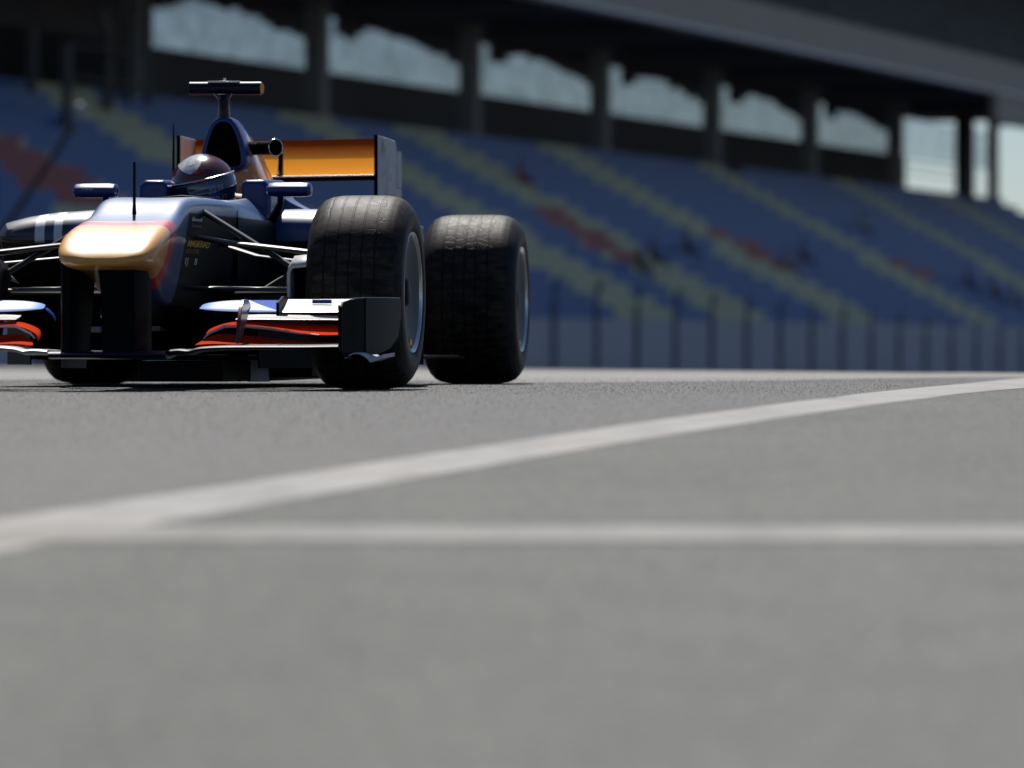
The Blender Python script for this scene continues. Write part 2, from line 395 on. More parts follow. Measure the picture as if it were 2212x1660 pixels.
gvv, gff = [], []
rg = random.Random(3)
for _ in range(44000):
    D = 13 + 14.5 * rg.random() ** .9; X = rg.uniform(-.092, .092) * D
    r_ = rg.uniform(.0008, .0021); a0 = rg.random() * 6.28; zg = ground_z(X, D) + .0008; k = len(gvv)
    for j in range(3): gvv.append((X + r_ * math.cos(a0 + j * 2.09), D + r_ * math.sin(a0 + j * 2.09), zg))
    gvv.append((X + r_ * .3 * math.cos(a0), D + r_ * .3 * math.sin(a0), zg + r_ * rg.uniform(.6, 1.1)))
    gff += [(k, k + 1, k + 3), (k + 1, k + 2, k + 3), (k + 2, k, k + 3)]
tag(mobj("loose_grit", gvv, gff, mat("grit_stone", (.16, .158, .155), .7, noise=.6, nscale=25, spec=.4), smooth=0), "coarse loose grit scattered over the dark tarmac around the car", "grit", kind='stuff')

# ================================================================ RACING CAR
TH = 6.2
ct, stt = math.cos(R(TH)), math.sin(R(TH))
CX, CD = -1.227, 20.68
car = empty("racing_car", (CX, CD, 0), -R(TH))
tag(car, "blue, gold and black open-wheel racing car with a gold nose and wide front wing", "racing car")
# --- monocoque
def nose_half(y, w, zt, zb, br, rd, x0=0):
    return [(0, y, zt), (.45 * w, y, zt + .002), (.80 * w, y, zt + .004), (.955 * w, y, zt - rd * .25), (w, y, zt - rd), (w * (1 - (1 - br) * .45), y, zt - rd - (zt - rd - zb) * .5),
            (w * br, y, zb + .02), (w * br * .8, y, zb), (0, y, zb)]
NOSE = [(-1.0, .085, .428, .412, .92, .005), (-.992, .125, .438, .407, .92, .010), (-.965, .150, .460, .402, .92, .018), (-.90, .164, .490, .397, .92, .030), (-.78, .172, .524, .388, .86, .036), (-.6, .170, .553, .352, .72, .036),
        (-.45, .166, .572, .31, .66, .034), (-.33, .160, .600, .29, .64, .034), (-.22, .158, .636, .28, .64, .03), (-.10, .162, .650, .275, .66, .03), (.1, .170, .656, .27, .70, .03), (.4, .186, .659, .25, .76, .032),
        (.7, .21, .652, .22, .84, .035), (.8, .212, .648, .21, .84, .035)]
mono = MB().loft([half(nose_half(*s)) for s in NOSE]).done("nose", M['body'], car, sub=2, smooth=180)
# chassis flanks round the cockpit, open on top
def tub_ring(y, wo, zo, wi, zr, zb):
    h = [(wi, y, zr - .12), (wi, y, zr), (wi + .03, y, zr + .008), (wo * .90, y, zo), (wo, y, zo - .03), (wo * .985, y, (zo + zb) / 2), (wo * .95, y, zb + .02), (wo * .7, y, zb), (0, y, zb)]
    return h
TUB = [(.60, .2035, .655, .08, .652, .22), (.66, .2065, .653, .10, .654, .215), (.74, .213, .648, .115, .655, .21), (.95, .224, .635, .13, .665, .18), (1.15, .236, .622, .135, .68, .15), (1.4, .25, .618, .14, .69, .13), (1.65, .26, .615, .12, .70, .12)]
mb = MB(); rr = []
for s in TUB:
    h = tub_ring(*s); rr.append(h + [(-x, y, z) for x, y, z in reversed(h[:-1])])
n_ = len(rr[0])
for r_ in rr: mb.v += r_
for i in range(len(rr) - 1):
    for j in range(n_ - 1): mb.f.append((i * n_ + j, i * n_ + j + 1, (i + 1) * n_ + j + 1, (i + 1) * n_ + j))
mb.done("cockpit_tub", M['body'], car, sub=2, smooth=180, solid=0.006)
# cockpit side pads
for sx in (1, -1):
    rings = []
    for y, xi, xo, z0, z1 in [(1.10, .142, .225, .60, .735), (1.112, .135, .238, .60, .745), (1.3, .135, .245, .61, .75), (1.55, .13, .24, .61, .755), (1.66, .10, .22, .61, .75)]:
        rings.append([(sx * xi, y, z0), (sx * xi, y, z1 - .015), (sx * (xi + .012), y, z1), (sx * (xo - .02), y, z1), (sx * xo, y, z1 - .02), (sx * (xo + .005), y, (z0 + z1) / 2), (sx * xo, y, z0)])
    MB().loft(rings).done("headrest", M['navy'], car, bevel=.006)
# windscreen lip
MB().tube([(-.125, .70, .652), (-.11, .64, .664), (0, .60, .672), (.11, .64, .664), (.125, .70, .652)], .006, 8).done("windscreen_lip", M['carbon'], car)
# --- airbox with cavity
AX = -.012
def airh(y, s, dz=0, zb=.795):
    return [(0, y, .990 + dz), (.026 * s, y, .984 + dz), (.046 * s, y, .952 + dz * .6), (.062 * s, y, .895), (.074 * s, y, .840), (.070 * s, y, .806), (.045 * s, y, zb - dz), (0, y, zb - .006 - dz)]
rings = [half(airh(y, s, d)) for y, s, d in [(1.80, 1.05, .004), (1.68, 1.12, .006), (1.635, 1.10, .005), (1.62, 1.0, 0), (1.622, .82, -.014), (1.66, .74, -.02), (1.80, .6, -.04)]]
rings = [[(x * 1.13 + AX, y, z) for x, y, z in r] for r in rings]
mb = MB(); mb.loft(rings[:5], caps=False).done("airbox", M['navy'], car, sub=1, smooth=180)
MB().loft(rings[4:], caps=True).done("air_intake", M['dark'], car, smooth=60)
# --- engine cover
EC = [
 (1.665, [(0, .992), (.035, .984), (.062, .945), (.082, .87), (.104, .80), (.146, .725), (.22, .652), (.30, .615), (.32, .50)]),
 (1.80, [(0, .990), (.033, .982), (.062, .94), (.088, .87), (.122, .79), (.170, .715), (.235, .655), (.32, .618), (.36, .50)]),
 (2.05, [(0, .955), (.030, .945), (.056, .90), (.080, .84), (.108, .775), (.150, .70), (.23, .64), (.34, .60), (.38, .48)]),
 (2.4, [(0, .87), (.027, .86), (.05, .82), (.07, .76), (.1, .70), (.14, .63), (.2, .57), (.30, .52), (.34, .40)]),
 (2.8, [(0, .74), (.022, .73), (.04, .69), (.055, .64), (.075, .58), (.1, .52), (.14, .46), (.2, .42), (.24, .34)]),
 (3.1, [(0, .60), (.02, .59), (.03, .56), (.04, .52), (.055, .48), (.07, .44), (.1, .40), (.14, .37), (.16, .32)])]
rr = [[(x, y, z) for x, z in h] + [(-x, y, z) for x, z in reversed(h[1:])] for y, h in EC]
rr = [list(reversed([(-x, y, z) for x, z in h[1:]])) + [(x, y, z) for x, z in h] for y, h in EC]
mb = MB(); n_ = len(rr[0])
for r_ in rr: mb.v += [(x + AX * max(0, 1 - (y - 1.6)), y, z) for x, y, z in r_]
for i in range(len(rr) - 1):
    for j in range(n_ - 1): mb.f.append((i * n_ + j, i * n_ + j + 1, (i + 1) * n_ + j + 1, (i + 1) * n_ + j))
mb.f.append(tuple(range(n_))); mb.f.append(tuple(range((len(rr) - 1) * n_, len(rr) * n_)))
mb.done("engine_cover", M['cover'], car, sub=2, smooth=180)
# --- sidepods
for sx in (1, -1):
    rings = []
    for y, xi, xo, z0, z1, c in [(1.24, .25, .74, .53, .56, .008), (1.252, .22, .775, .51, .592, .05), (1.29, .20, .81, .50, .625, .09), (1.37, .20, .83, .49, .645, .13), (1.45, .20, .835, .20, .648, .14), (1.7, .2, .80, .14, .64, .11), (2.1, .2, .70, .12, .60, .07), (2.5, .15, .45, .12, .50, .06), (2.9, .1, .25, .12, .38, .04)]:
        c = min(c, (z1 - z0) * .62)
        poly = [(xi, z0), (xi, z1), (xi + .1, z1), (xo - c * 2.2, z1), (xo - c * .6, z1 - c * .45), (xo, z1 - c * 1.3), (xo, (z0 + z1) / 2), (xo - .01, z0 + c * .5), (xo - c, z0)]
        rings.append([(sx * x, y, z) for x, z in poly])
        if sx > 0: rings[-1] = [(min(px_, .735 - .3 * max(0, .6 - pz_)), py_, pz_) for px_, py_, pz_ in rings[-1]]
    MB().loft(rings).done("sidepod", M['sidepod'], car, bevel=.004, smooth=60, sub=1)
    # radiator mouth below the lip
    mb = MB()
    mb.box(sx * .23 if sx > 0 else -.72, sx * .72 if sx > 0 else -.23, 1.40, 1.44, .125, .515)
    mb.done("radiator_inlet", M['dark'], car)
    rings = []
    for k in range(9):     # swept bargeboard
        f = k / 8; y = .42 + .78 * f; x = .30 + .22 * math.sin(f * 1.5); zt = .34 + .10 * math.sin(f * 3.0); zb = .07
        rings.append([(sx * x, y, zb), (sx * (x - .012), y, (zb + zt) / 2), (sx * x, y, zt), (sx * (x + .006), y, zt), (sx * (x - .004), y, (zb + zt) / 2), (sx * (x + .006), y, zb)])
    MB().loft(rings).done("bargeboard", M['carbon'], car)
    rings = []
    for k in range(7):
        f = k / 6; y = .95 + .40 * f; x = .60 + .16 * f
        rings.append([(sx * x, y, .08), (sx * x, y, .20 + .02 * f), (sx * (x + .006), y, .20 + .02 * f), (sx * (x + .006), y, .08)])
    MB().loft(rings).done("turning_vane", M['carbon'], car)
# --- floor
fl = [(-.16, .62), (.16, .62), (.24, .9), (.30, 1.12), (.62, 1.16), (.70, 1.3), (.70, 2.35), (.76, 2.55), (.77, 2.62), (.52, 2.75), (.5, 3.3)]
poly = [(x, y) for x, y in fl] + [(-x, y) for x, y in reversed(fl[2:])] 
MB().prism(poly, 'z', .098, .112).done("floor", M['carbon'], car, bevel=.004)
MB().prism([(-.15, .58), (.15, .58), (.2, .9), (.24, 1.2), (.24, 3.0), (-.24, 3.0), (-.24, 1.2), (-.2, .9)], 'z', .022, .094).done("plank", M['carbon_matt'], car, bevel=.004)
for sx in (1, -1):
    mb = MB(); rings = []
    for k in range(9):
        f = k / 8; x = .22 + .34 * f
        rings.append([(sx * x, 1.02 + .06 * f, .125 - .002 * k), (sx * x, 1.0 + .06 * f, .118 - .001 * k), (sx * x, 1.03 + .06 * f, .106), (sx * x, 1.2, .108), (sx * x, 1.2, .12)])
    mb.loft(rings); mb.done("floor_lip", M['greypanel'] if sx > 0 else M['carbon'], car)
    rings = []
    for k in range(7):
        f = k / 6; x = .19 + .05 * f
        rings.append([(sx * (x + .02 * math.sin(f * 3)), .90 + .1 * f, .02 + .0 * f), (sx * x, .90 + .12 * f, .115), (sx * (x + .008), .90 + .12 * f, .115), (sx * (x + .028 * math.sin(f * 3) + .008), .90 + .1 * f, .02)])
    MB().loft(rings).done("floor_vane", M['greypanel'] if sx > 0 else M['carbon'], car)
    MB().box(sx * .255 if sx > 0 else -.40, sx * .40 if sx > 0 else -.255, 1.05, 1.6, .035, .09).done("floor_step", M['carbon'], car, bevel=.006)
    # upright fence near the rear tyre
    MB().prism([(2.60, .10), (2.63, .10), (2.63, .27), (2.615, .275), (2.60, .26)], 'x', sx * .555, sx * .575).done("floor_fence", M['white'], car)
MB().box(-.2, .2, 2.9, 3.35, .06, .40).done("gearbox", M['carbon_matt'], car, bevel=.02)
MB().prism([(-.5, .10), (.5, .10), (.46, .26), (-.46, .26)], 'y', 3.3, 3.42).done("diffuser", M['carbon_matt'], car, bevel=.01)
# --- T shaped camera above the airbox
tc = MB().tube([(AX - .006, 1.68, .975), (AX - .006, 1.68, 1.03), (AX - .006, 1.675, 1.06), (AX - .006, 1.67, 1.085)], [.024, .021, .022, .04], 14, flat=1.5, up=(0, 1, 0)).done("camera_stalk", M['black'], car)
bar = MB().tube([(-.145, 1.67, 1.098), (-.143, 1.67, 1.098), (-.05, 1.67, 1.098), (.05, 1.67, 1.098), (.122, 1.67, 1.098)], [.0225, .0245, .0245, .0245, .0245], 24).done("camera_pod", M['black'], car)
MB().tube([(.1222, 1.67, 1.098), (.126, 1.669, 1.098)], .0205, 24).done("end_cap", M['orange_cap'], bar)
MB().box(-.075, .045, 1.655, 1.685, 1.119, 1.125).done("cover_plate", M['white'], bar, bevel=.001)
MB().tube([(-.014, 1.67, 1.124), (-.014, 1.67, 1.136)], .005, 10).done("knob", M['metal'], bar)
MB().tube([(-.143, 1.671, 1.0745), (.12, 1.671, 1.0745)], .003, 8, flat=.5).done("stripe", M['red'], bar)
# side pod camera with trumpet mouth
pd = MB().tube([(.03, 1.78, .880), (.145, 1.735, .880), (.155, 1.725, .880), (.170, 1.71, .881)], [.024, .024, .026, .031], 20, caps=False).done("side_camera", M['carbon'], car, solid=.003)
MB().tube([(.170 + .031 * .73 * math.cos(k * math.pi / 12), 1.71 + .031 * .68 * math.cos(k * math.pi / 12), .881 + .031 * math.sin(k * math.pi / 12)) for k in range(25)], .0022, 8, caps=False).done("mouth_ring", M['metal'], pd)
MB().tube([(.10, 1.738, .880), (.101, 1.738, .880)], .023, 20).done("lens_cavity", M['dark'], pd)
# aerials
MB().tube([(0, -.372, .575), (0, -.372, .60), (0, -.372, .64)], [.008, .007, .004], 8).done("aerial_base", M['carbon_matt'], car)
MB().tube([(0, -.372, .63), (0, -.37, .764)], [.0055, .0048], 8).done("aerial", M['carbon_matt'], car)
MB().tube([(-.405, 2.88, .62), (-.405, 2.88, .90), (-.405, 2.88, 1.015)], [.006, .005, .002], 8).done("aerial", M['carbon'], car)
# --- mirrors
for sx in (1, -1):
    rings = []
    for x, s_ in [(.268, .5), (.276, .9), (.30, 1), (.39, 1.0), (.418, .93), (.428, .6)]:
        zc = .702 if sx > 0 else .700; h = .027 * s_; d = .045 * s_
        rings.append([(sx * x, .84 - d * .5, zc - h * .9), (sx * x, .84 - d, zc - h * .4), (sx * x, .84 - d, zc + h * .3), (sx * x, .84 - d * .4, zc + h * .92), (sx * x, .84 + d * .7, zc + h), (sx * x, .84 + d, zc + h * .8), (sx * x, .84 + d, zc - h * .9)])
    mr = MB().loft(rings).done("mirror", M['navy'], car, bevel=.004, smooth=60)
    MB().box(min(sx * .28, sx * .42), max(sx * .28, sx * .42), .884, .888, .681, .722).done("mirror_glass", M['metal'], mr)
    MB().tube([(sx * .315, .85, .685), (sx * .312, .86, .655), (sx * .30, .87, .625), (sx * .28, .88, .60)], [.011, .011, .015, .02], 10, flat=1.6, up=(0, 1, 0)).done("mirror_stalk", M['carbon'], car)
# swoopy shoulder behind the mirrors
for sx in (1, -1):
    rings = []
    for k in range(8):
        f = k / 7; x = .21 + .20 * f; zt = .735 - .115 * (f ** .55)
        rings.append([(sx * x, 1.42, .60), (sx * x, 1.42, zt - .006), (sx * x, 1.45, zt), (sx * x, 1.75, zt - .01), (sx * x, 1.75, .60)])
    MB().loft(rings).done("shoulder_fairing", M['body'], car, smooth=60, bevel=.003)

# --- front wing
fw = M['carbon']
cen = [(-.195, -.91, .118, .28, 1), (0, -.92, .118, .29, 1), (.195, -.91, .118, .28, 1)]
foil("wing_centre", cen, mat("main_plane_blue", (0.006, 0.010, 0.03), .3, coat=.8), car, th=.165, cam_=0.0)
for sx in (1, -1):
    mir = sx < 0
    foil("main_plane", [(.196, -.92, .128, .27, 1), (.24, -.925, .132, .26, 1), (.275, -.93, .130, .25, 1), (.31, -.93, .138, .24, 2), (.38, -.93, .142, .23, 2.5), (.5, -.92, .143, .22, 3), (.65, -.90, .143, .21, 3.5), (.775, -.87, .145, .20, 4)],
         M['white'] if mir else mat("main_plane_paint", (.006, .010, .025), .5, spec=.3, coat=.0), car, th=.11, cam_=.02, mir=mir)
    foil("lower_flap", [(.272, -.80, .150, .05, 5), (.29, -.80, .152, .09, 10), (.33, -.79, .154, .13, 14), (.42, -.77, .153, .14, 12), (.56, -.75, .150, .14, 7), (.66, -.74, .149, .14, 4.5), (.775, -.72, .150, .14, 4.5)], M['red'], car, th=.05, cam_=.05, mir=mir)
    foil("middle_flap", [(.276, -.66, .165, .07, 14), (.29, -.66, .186, .10, 11), (.35, -.65, .209, .12, 8), (.42, -.64, .210, .125, 8), (.50, -.63, .203, .13, 9), (.59, -.62, .189, .13, 13), (.68, -.61, .183, .13, 15), (.775, -.60, .186, .13, 14)], M['red'], car, th=.075, cam_=.06, mir=mir)
    MB().tube([(sx * x_, y_, z_) for x_, y_, z_ in [(.282, -.665, .172), (.30, -.662, .19), (.35, -.652, .213), (.42, -.642, .213), (.50, -.632, .205), (.59, -.622, .190), (.66, -.613, .184)]], [.002, .004, .005, .0045, .004, .003, .0015], 8).done("flap_trim", M['white'], car)
    foil("upper_flap", [(.37, -.545, .236, .10, 8), (.45, -.54, .236, .12, 8), (.6, -.53, .235, .12, 7), (.775, -.52, .234, .12, 6)], M['white'], car, th=.06, cam_=.03, mir=mir)
    foil("winglet", [(.262, -.625, .272, .03, 10), (.268, -.64, .270, .07, 13), (.30, -.66, .266, .11, 14), (.36, -.67, .262, .14, 15), (.45, -.675, .259, .155, 15), (.53, -.675, .259, .155, 15)], M['cascade'], car, th=.06, cam_=.02, mir=mir)
    foil("cascade", [(.545, -.70, .258, .17, 15), (.65, -.70, .258, .17, 15), (.775, -.69, .259, .17, 15)], M['white'], car, th=.06, cam_=.015, mir=mir)
    x = sx * .425
    MB().prism([(-.86, .155), (-.80, .165), (-.66, .25), (-.60, .285), (-.66, .302), (-.74, .300), (-.80, .27), (-.85, .20)], 'x', x - .006, x + .006).done("wing_fence", mat("fence_red_black", (.10, .008, .012), .35, coat=.4), car, bevel=.002)
    x = sx * .54
    MB().prism([(-.74, .246), (-.54, .246), (-.50, .31), (-.62, .312), (-.74, .29)], 'x', x - .005, x + .005).done("wing_fence", fw, car, bevel=.002)
    MB().tube([(sx * .905, -.43, .307), (sx * .885, -.56, .307), (sx * .834, -.785, .306), (sx * .80, -.88, .302)], .0014, 6).done("endplate_edge", M['metal'], car)
    # endplate: inner board, then the board swept outwards behind it
    ep = MB().loft([[(sx * a, y, zb), (sx * a, y, zt), (sx * (a + .006), y, zt), (sx * (a + .006), y, zb)] for a, y, zb, zt in
        [(.775, -.95, .135, .275), (.777, -.93, .112, .29), (.80, -.88, .110, .300), (.825, -.80, .112, .303), (.832, -.78, .112, .304)]]).done("endplate", M['carbon'], car)
    MB().loft([[(sx * a, y, zb), (sx * a, y, zt), (sx * (a + .005), y, zt), (sx * (a + .005), y, zb)] for a, y, zb, zt in
        [(.834, -.785, .118, .304), (.86, -.68, .12, .304), (.885, -.56, .14, .305), (.90, -.46, .18, .305), (.905, -.43, .25, .305)]]).done("outer_panel", mat("panel_carbon", (.004, .006, .011), .4, spec=.05, noise=.6, nscale=9), ep)
    MB().box(min(sx * .768, sx * .772), max(sx * .768, sx * .772), -.94, -.50, .13, .28).done("inner_panel", M['carbon'], ep)
    rings = []
    for k in range(13):
        f = k / 12; x = .785 + .125 * f
        z = .110 + .018 * math.sin(min(1, f * 1.6) * math.pi) - .006 * f if f < .7 else .108 + .012 * (f - .7) / .3
        th_ = .004 if f < .66 else .012
        rings.append([(sx * x, -.90, z), (sx * x, -.60, z + .006), (sx * x, -.60, z + .006 - th_), (sx * x, -.90, z - th_)])
    MB().loft(rings).done("footplate", M['greypanel'], ep, smooth=40)
    if sx > 0:
        MB().box(.635, .70, -.60, -.597, .288, .301).done("camera_badge", M['navy'], car)
# left winglet tip turned down
MB().loft([[(-.262, -.63, .276), (-.262, -.57, .284), (-.262, -.57, .272), (-.262, -.63, .266)], [(-.235, -.61, .255), (-.235, -.57, .262), (-.235, -.57, .255), (-.235, -.61, .25)], [(-.224, -.60, .228), (-.224, -.58, .23), (-.224, -.58, .226), (-.224, -.60, .224)]]).done("winglet_tip", mat("blue_tip", (.02, .08, .45), .3, coat=1), car, sub=1)
# pylons
MB().loft([[(x0 + (.010 if e else 0), y, z) for (x0, y, e) in []] for z in ()] or [[(-.160, -.86, z), (-.150, -.885, z), (-.125, -.885, z), (-.104, -.83, z), (-.108 + (z - .12) * .08, -.62, z), (-.150, -.60, z)] for z in (.118, .2, .3, .40, .425)]).done("wing_pylon", M['carbon'], car, bevel=.004, smooth=50)
MB().loft([[(-.022 + k, -.86, z), (-.012 + k, -.885, z), (.088, -.885, z), (.118, -.80, z), (.095, -.58, z), (.02, -.60, z)] for z, k in ((.118, .0), (.2, -.003), (.3, -.004), (.37, -.01), (.41, -.02))]).done("wing_pylon", M['carbon'], car, bevel=.004, smooth=50)

# --- suspension
def arm(name, p0, p1, wd=.024, fl_=.32, m=None, mid=None):
    pts = [p0] + ([mid] if mid else []) + [p1]
    pts = [tuple(a) for a in pts]
    MB().tube(pts, wd, 14, flat=fl_).done(name, m or M['arm'], car)
for sx in (1, -1):
    arm("upper_wishbone", (sx * .12, .02, .525), (sx * .60, -.02, .460), .030, .34, mid=(sx * .25, .05, .50))
    arm("upper_wishbone", (sx * .16, .42, .505), (sx * .60, .03, .425), .018, .3, mid=(sx * .32, .30, .458))
    arm("lower_wishbone", (sx * .10, -.02, .345), (sx * .60, .0, .338), .042, .20)
    arm("lower_wishbone", (sx * .14, .48, .33), (sx * .60, .04, .33), .036, .20, m=M['carbon'])
    arm("pushrod", (sx * .145, .08, .618), (sx * .62, .0, .33), .017, .6)
    arm("rear_wishbone", (sx * .15, 2.75, .40), (sx * .60, 3.08, .40), .025, .35)
    arm("rear_wishbone", (sx * .15, 3.2, .24), (sx * .60, 3.1, .20), .03, .3)
    arm("driveshaft", (sx * .15, 3.1, .30), (sx * .62, 3.1, .33), .028, 1)
    # brake duct scoop on the inner face of the wheel
    a, b_ = .505, .60
    rings = []
    for y, s_ in ((-.26, .92), (-.22, .975), (-.17, 1.0), (.05, .95)):
        rings.append([(sx * a, y, .30), (sx * a, y, .425 * s_ + .0), (sx * (a + .012), y, .448 * s_), (sx * (b_ - .01), y, .455 * s_), (sx * b_, y, .45 * s_), (sx * b_, y, .30)])
    bd = MB().loft(rings, caps=False).done("brake_duct", M['white'] if False else (mat("brake_duct_paint", (.55, .56, .56), .4, coat=.2) if sx > 0 else M['carbon']), car, solid=.010, smooth=60)
    MB().box(min(sx * .51, sx * .595), max(sx * .51, sx * .595), -.15, -.145, .25, .415).done("duct_opening", M['dark'], bd)
# small deflectors seen left of the nose
MB().loft([[(-.64, .28, .405), (-.585, .29, .425), (-.525, .31, .368)], [(-.64, .34, .40), (-.585, .35, .42), (-.53, .35, .365)]]).done("deflector", M['greypanel'], car)
MB().box(-.33, -.235, .30, .52, .195, .215).done("skid_block", M['greypanel'], car, bevel=.002)
MB().box(-.16, -.075, .60, .75, .20, .218).done("ballast_plate", M['greypanel'], car, bevel=.002)
arm("steering_rack", (-.24, .35, .262), (.16, .35, .27), .03, .55)

# --- wheels
def tyre_profile(wd, Ro=.33, Ri=.205):
    h = wd / 2
    return [(-h + .03, Ri - .012), (-h + .012, Ri), (-h + .002, Ri + .02), (-h, Ri + .045), (-h + .004, Ri + .07), (-h + .016, Ro - .034), (-h + .034, Ro - .016), (-h + .058, Ro - .006), (-h + .09, Ro - .001), (-h + .13, Ro),
            (h - .13, Ro), (h - .09, Ro - .001), (h - .058, Ro - .006), (h - .034, Ro - .016), (h - .016, Ro - .034), (h - .004, Ri + .07), (h, Ri + .045), (h - .002, Ri + .02), (h - .012, Ri), (h - .03, Ri - .012)]
def wheel(x, y, wd, steer, side):
    root = empty("wheel", (x, y, .33), R(steer)); root.parent = car
    # tyre: smooth shoulders, small ribs on the outer edge
    prof = tyre_profile(wd)
    fine = []
    for i in range(len(prof) - 1):
        a, b_ = prof[i], prof[i + 1]
        for k in range(3): fine.append((a[0] + (b_[0] - a[0]) * k / 3, a[1] + (b_[1] - a[1]) * k / 3))
    fine.append(prof[-1])
    t = lathe_x(fine, 120).done("tyre", M['tyre'], root, smooth=80)
    h = wd / 2
    for s in (1, -1):
        face = 1 if s == side else 0
        ring = lathe_x([(s * (h - .03), .20), (s * (h - .008), .207), (s * (h - .004), .204), (s * (h - .008), .197), (s * (h - .03), .188), (s * (h - .12), .17)], 96).done("rim", M['metal'], root, smooth=50)
    # outer disc with a shallow dish, hub and nut
    d = lathe_x([(side * (h - .014), .190), (side * (h - .013), .183), (side * (h - .018), .15), (side * (h - .030), .07), (side * (h - .030), .045)], 96).done("wheel_cover", M['rimdisc'], root, smooth=40)
    lathe_x([(side * (h - .032), .05), (side * (h - .022), .042), (side * (h - .018), .025), (side * (h - .016), .001)], 24).done("hub", M['carbon_matt'], root, smooth=40)
    mb = MB(); mb.box(side * (h - .014) - .002, side * (h - .014) + .002, -.03, .02, -.180, -.160); mb.done("sticker", M['goldtext'], d)
    lathe_x([(-side * (h - .10), .17), (-side * (h - .12), .15), (-side * (h - .12), .02)], 48).done("brake_drum", M['carbon_matt'], root)
    return root
wheel(.735, 0, .335, -1.5, 1); wheel(-.735, 0, .335, -1.5, -1)
wheel(.755, 3.1, .375, 0, 1); wheel(-.755, 3.1, .375, 0, -1)

# --- rear wing
def rw_mat(name, c0, c1, z0, z1):
    m, t, b = new_mat(name); n = NB(t)
    c = n.mix(n.step(n.z, z0, z1), c0, c1); t.links.new(c, b.inputs["Base Color"]); b.inputs["Roughness"].default_value = .9; b.inputs["Specular IOR Level"].default_value = .02
    return m
def rfoil(name, yl, zl, ch, pitch, th, cm, m):
    foil(name, [(-.383, yl, zl, ch, pitch), (-.2, yl, zl - .003, ch, pitch), (0, yl, zl - .005, ch, pitch), (.2, yl, zl - .003, ch, pitch), (.383, yl, zl, ch, pitch)], m, car, th=th, cam_=cm, k=3)
rfoil("rear_main_plane", 2.93, .812, .27, 16, .09, .07, rw_mat("rear_wing_gold", (.50, .185, .008), (.50, .185, .008), .8, .9))
rfoil("rear_main_underside", 2.925, .797, .25, 8, .085, .02, rw_mat("rear_underside_dark", (.02, .004, .003), (.02, .004, .003), .8, .9))  # dark foil added to give the main plane its dark underside
MB().tube([(-.383, 2.928, .812), (0, 2.928, .807), (.383, 2.928, .812)], .0028, 8).done("leading_edge_highlight", M['white'], car)  # white bar stands in for the highlight along the leading edge
rfoil("rear_flap", 3.19, .868, .137, 46, .05, .06, rw_mat("rear_flap_backlit_gold", (.38, .155, .015), (.40, .05, .006), .88, .962))  # backlit tone of the flap put into its colour, redder towards the top
MB().prism([(2.93, .815), (3.0, .79), (3.01, .80), (3.01, .90), (2.99, .90), (2.97, .84)], 'x', -.008, .008).done("wing_support", M['carbon'], car, bevel=.002)
MB().prism([(3.02, .35), (3.12, .35), (3.12, .83), (3.02, .81)], 'x', -.012, .012).done("wing_support", M['carbon'], car, bevel=.002)
for sx in (1, -1):
    ep = MB().prism([(2.90, .968), (2.895, .62), (2.95, .40), (3.30, .40), (3.48, .55), (3.50, .94), (3.46, .962), (3.2, .966)], 'x', sx * .384, sx * .392).done("rear_endplate", M['greypanel'], car, bevel=.002)
    MB().prism([(3.54, .925), (3.54, .78), (3.66, .78), (3.66, .925)], 'x', sx * .386, sx * .391).done("louvre", M['greypanel'], ep)
    MB().prism([(3.50, .775), (3.50, .45), (3.66, .45), (3.665, .775)], 'x', sx * .386, sx * .391).done("rear_panel", M['rosepanel'], ep)
    MB().box(min(sx * .381, sx * .395), max(sx * .381, sx * .395), 2.892, 2.90, .40, .968).done("leading_strip", M['carbon'], ep)
    MB().prism([(3.02, .905), (3.16, .905), (3.14, .93), (3.06, .955)], 'x', sx * .3925, sx * .3935).done("emblem", mat("emblem_dark_gold", (.10, .09, .03), .5), ep)

# --- lettering
def lettering(txt, name, m, size, place, parent, depth=.0006, bold=0.0):
    cu = bpy.data.curves.new(name, 'FONT'); cu.body = txt; cu.size = size; cu.extrude = depth; cu.offset = bold; cu.resolution_u = 3
    o = bpy.data.objects.new("tmp_text", cu); COL.objects.link(o)
    bpy.context.view_layer.update()
    me = bpy.data.meshes.new_from_object(o.evaluated_get(bpy.context.evaluated_depsgraph_get()))
    COL.objects.unlink(o); bpy.data.objects.remove(o)
    for v in me.vertices: v.co = place(v.co)
    me.materials.clear(); me.materials.append(m)
    ob = bpy.data.objects.new(name, me); COL.objects.link(ob); ob.parent = parent; return ob
bpy.context.view_layer.update()
dg = bpy.context.evaluated_depsgraph_get()
ev = mono.evaluated_get(dg); bme = ev.to_mesh(); bvh = BVHTree.FromPolygons([v.co.copy() for v in bme.vertices], [tuple(p.vertices) for p in bme.polygons]); ev.to_mesh_clear()
def flank(y0, z0, kx=1.0):
    def f(c):
        y = y0 + c.x * kx; z = z0 + c.y
        hit = bvh.ray_cast(Vector((1, y, z)), Vector((-1, 0, 0)))
        x = hit[0].x if hit[0] else .15
        return Vector((x + .0015 + c.z, y, z))
    return f
lettering("ANGKRAD", "gold_lettering", M['goldtext'], .032, flank(-.14, .485, 2.3), mono, bold=.0006)
lettering("IIRNIIIR", "gold_lettering", mat("dim_gold", (.22, .14, .02), .6), .022, flank(-.16, .462, 3.2), mono)
lettering("1J    8", "number_lettering", M['whitetext'], .032, flank(-.15, .425, 2.8), mono)
lettering("Einwell", "white_lettering", M['whitetext'], .020, flank(-.12, .572, 3.0), mono)
lettering("Zaitrvno", "white_lettering", mat("dim_white", (.2, .2, .22), .6), .016, flank(-.12, .552, 3.0), mono)
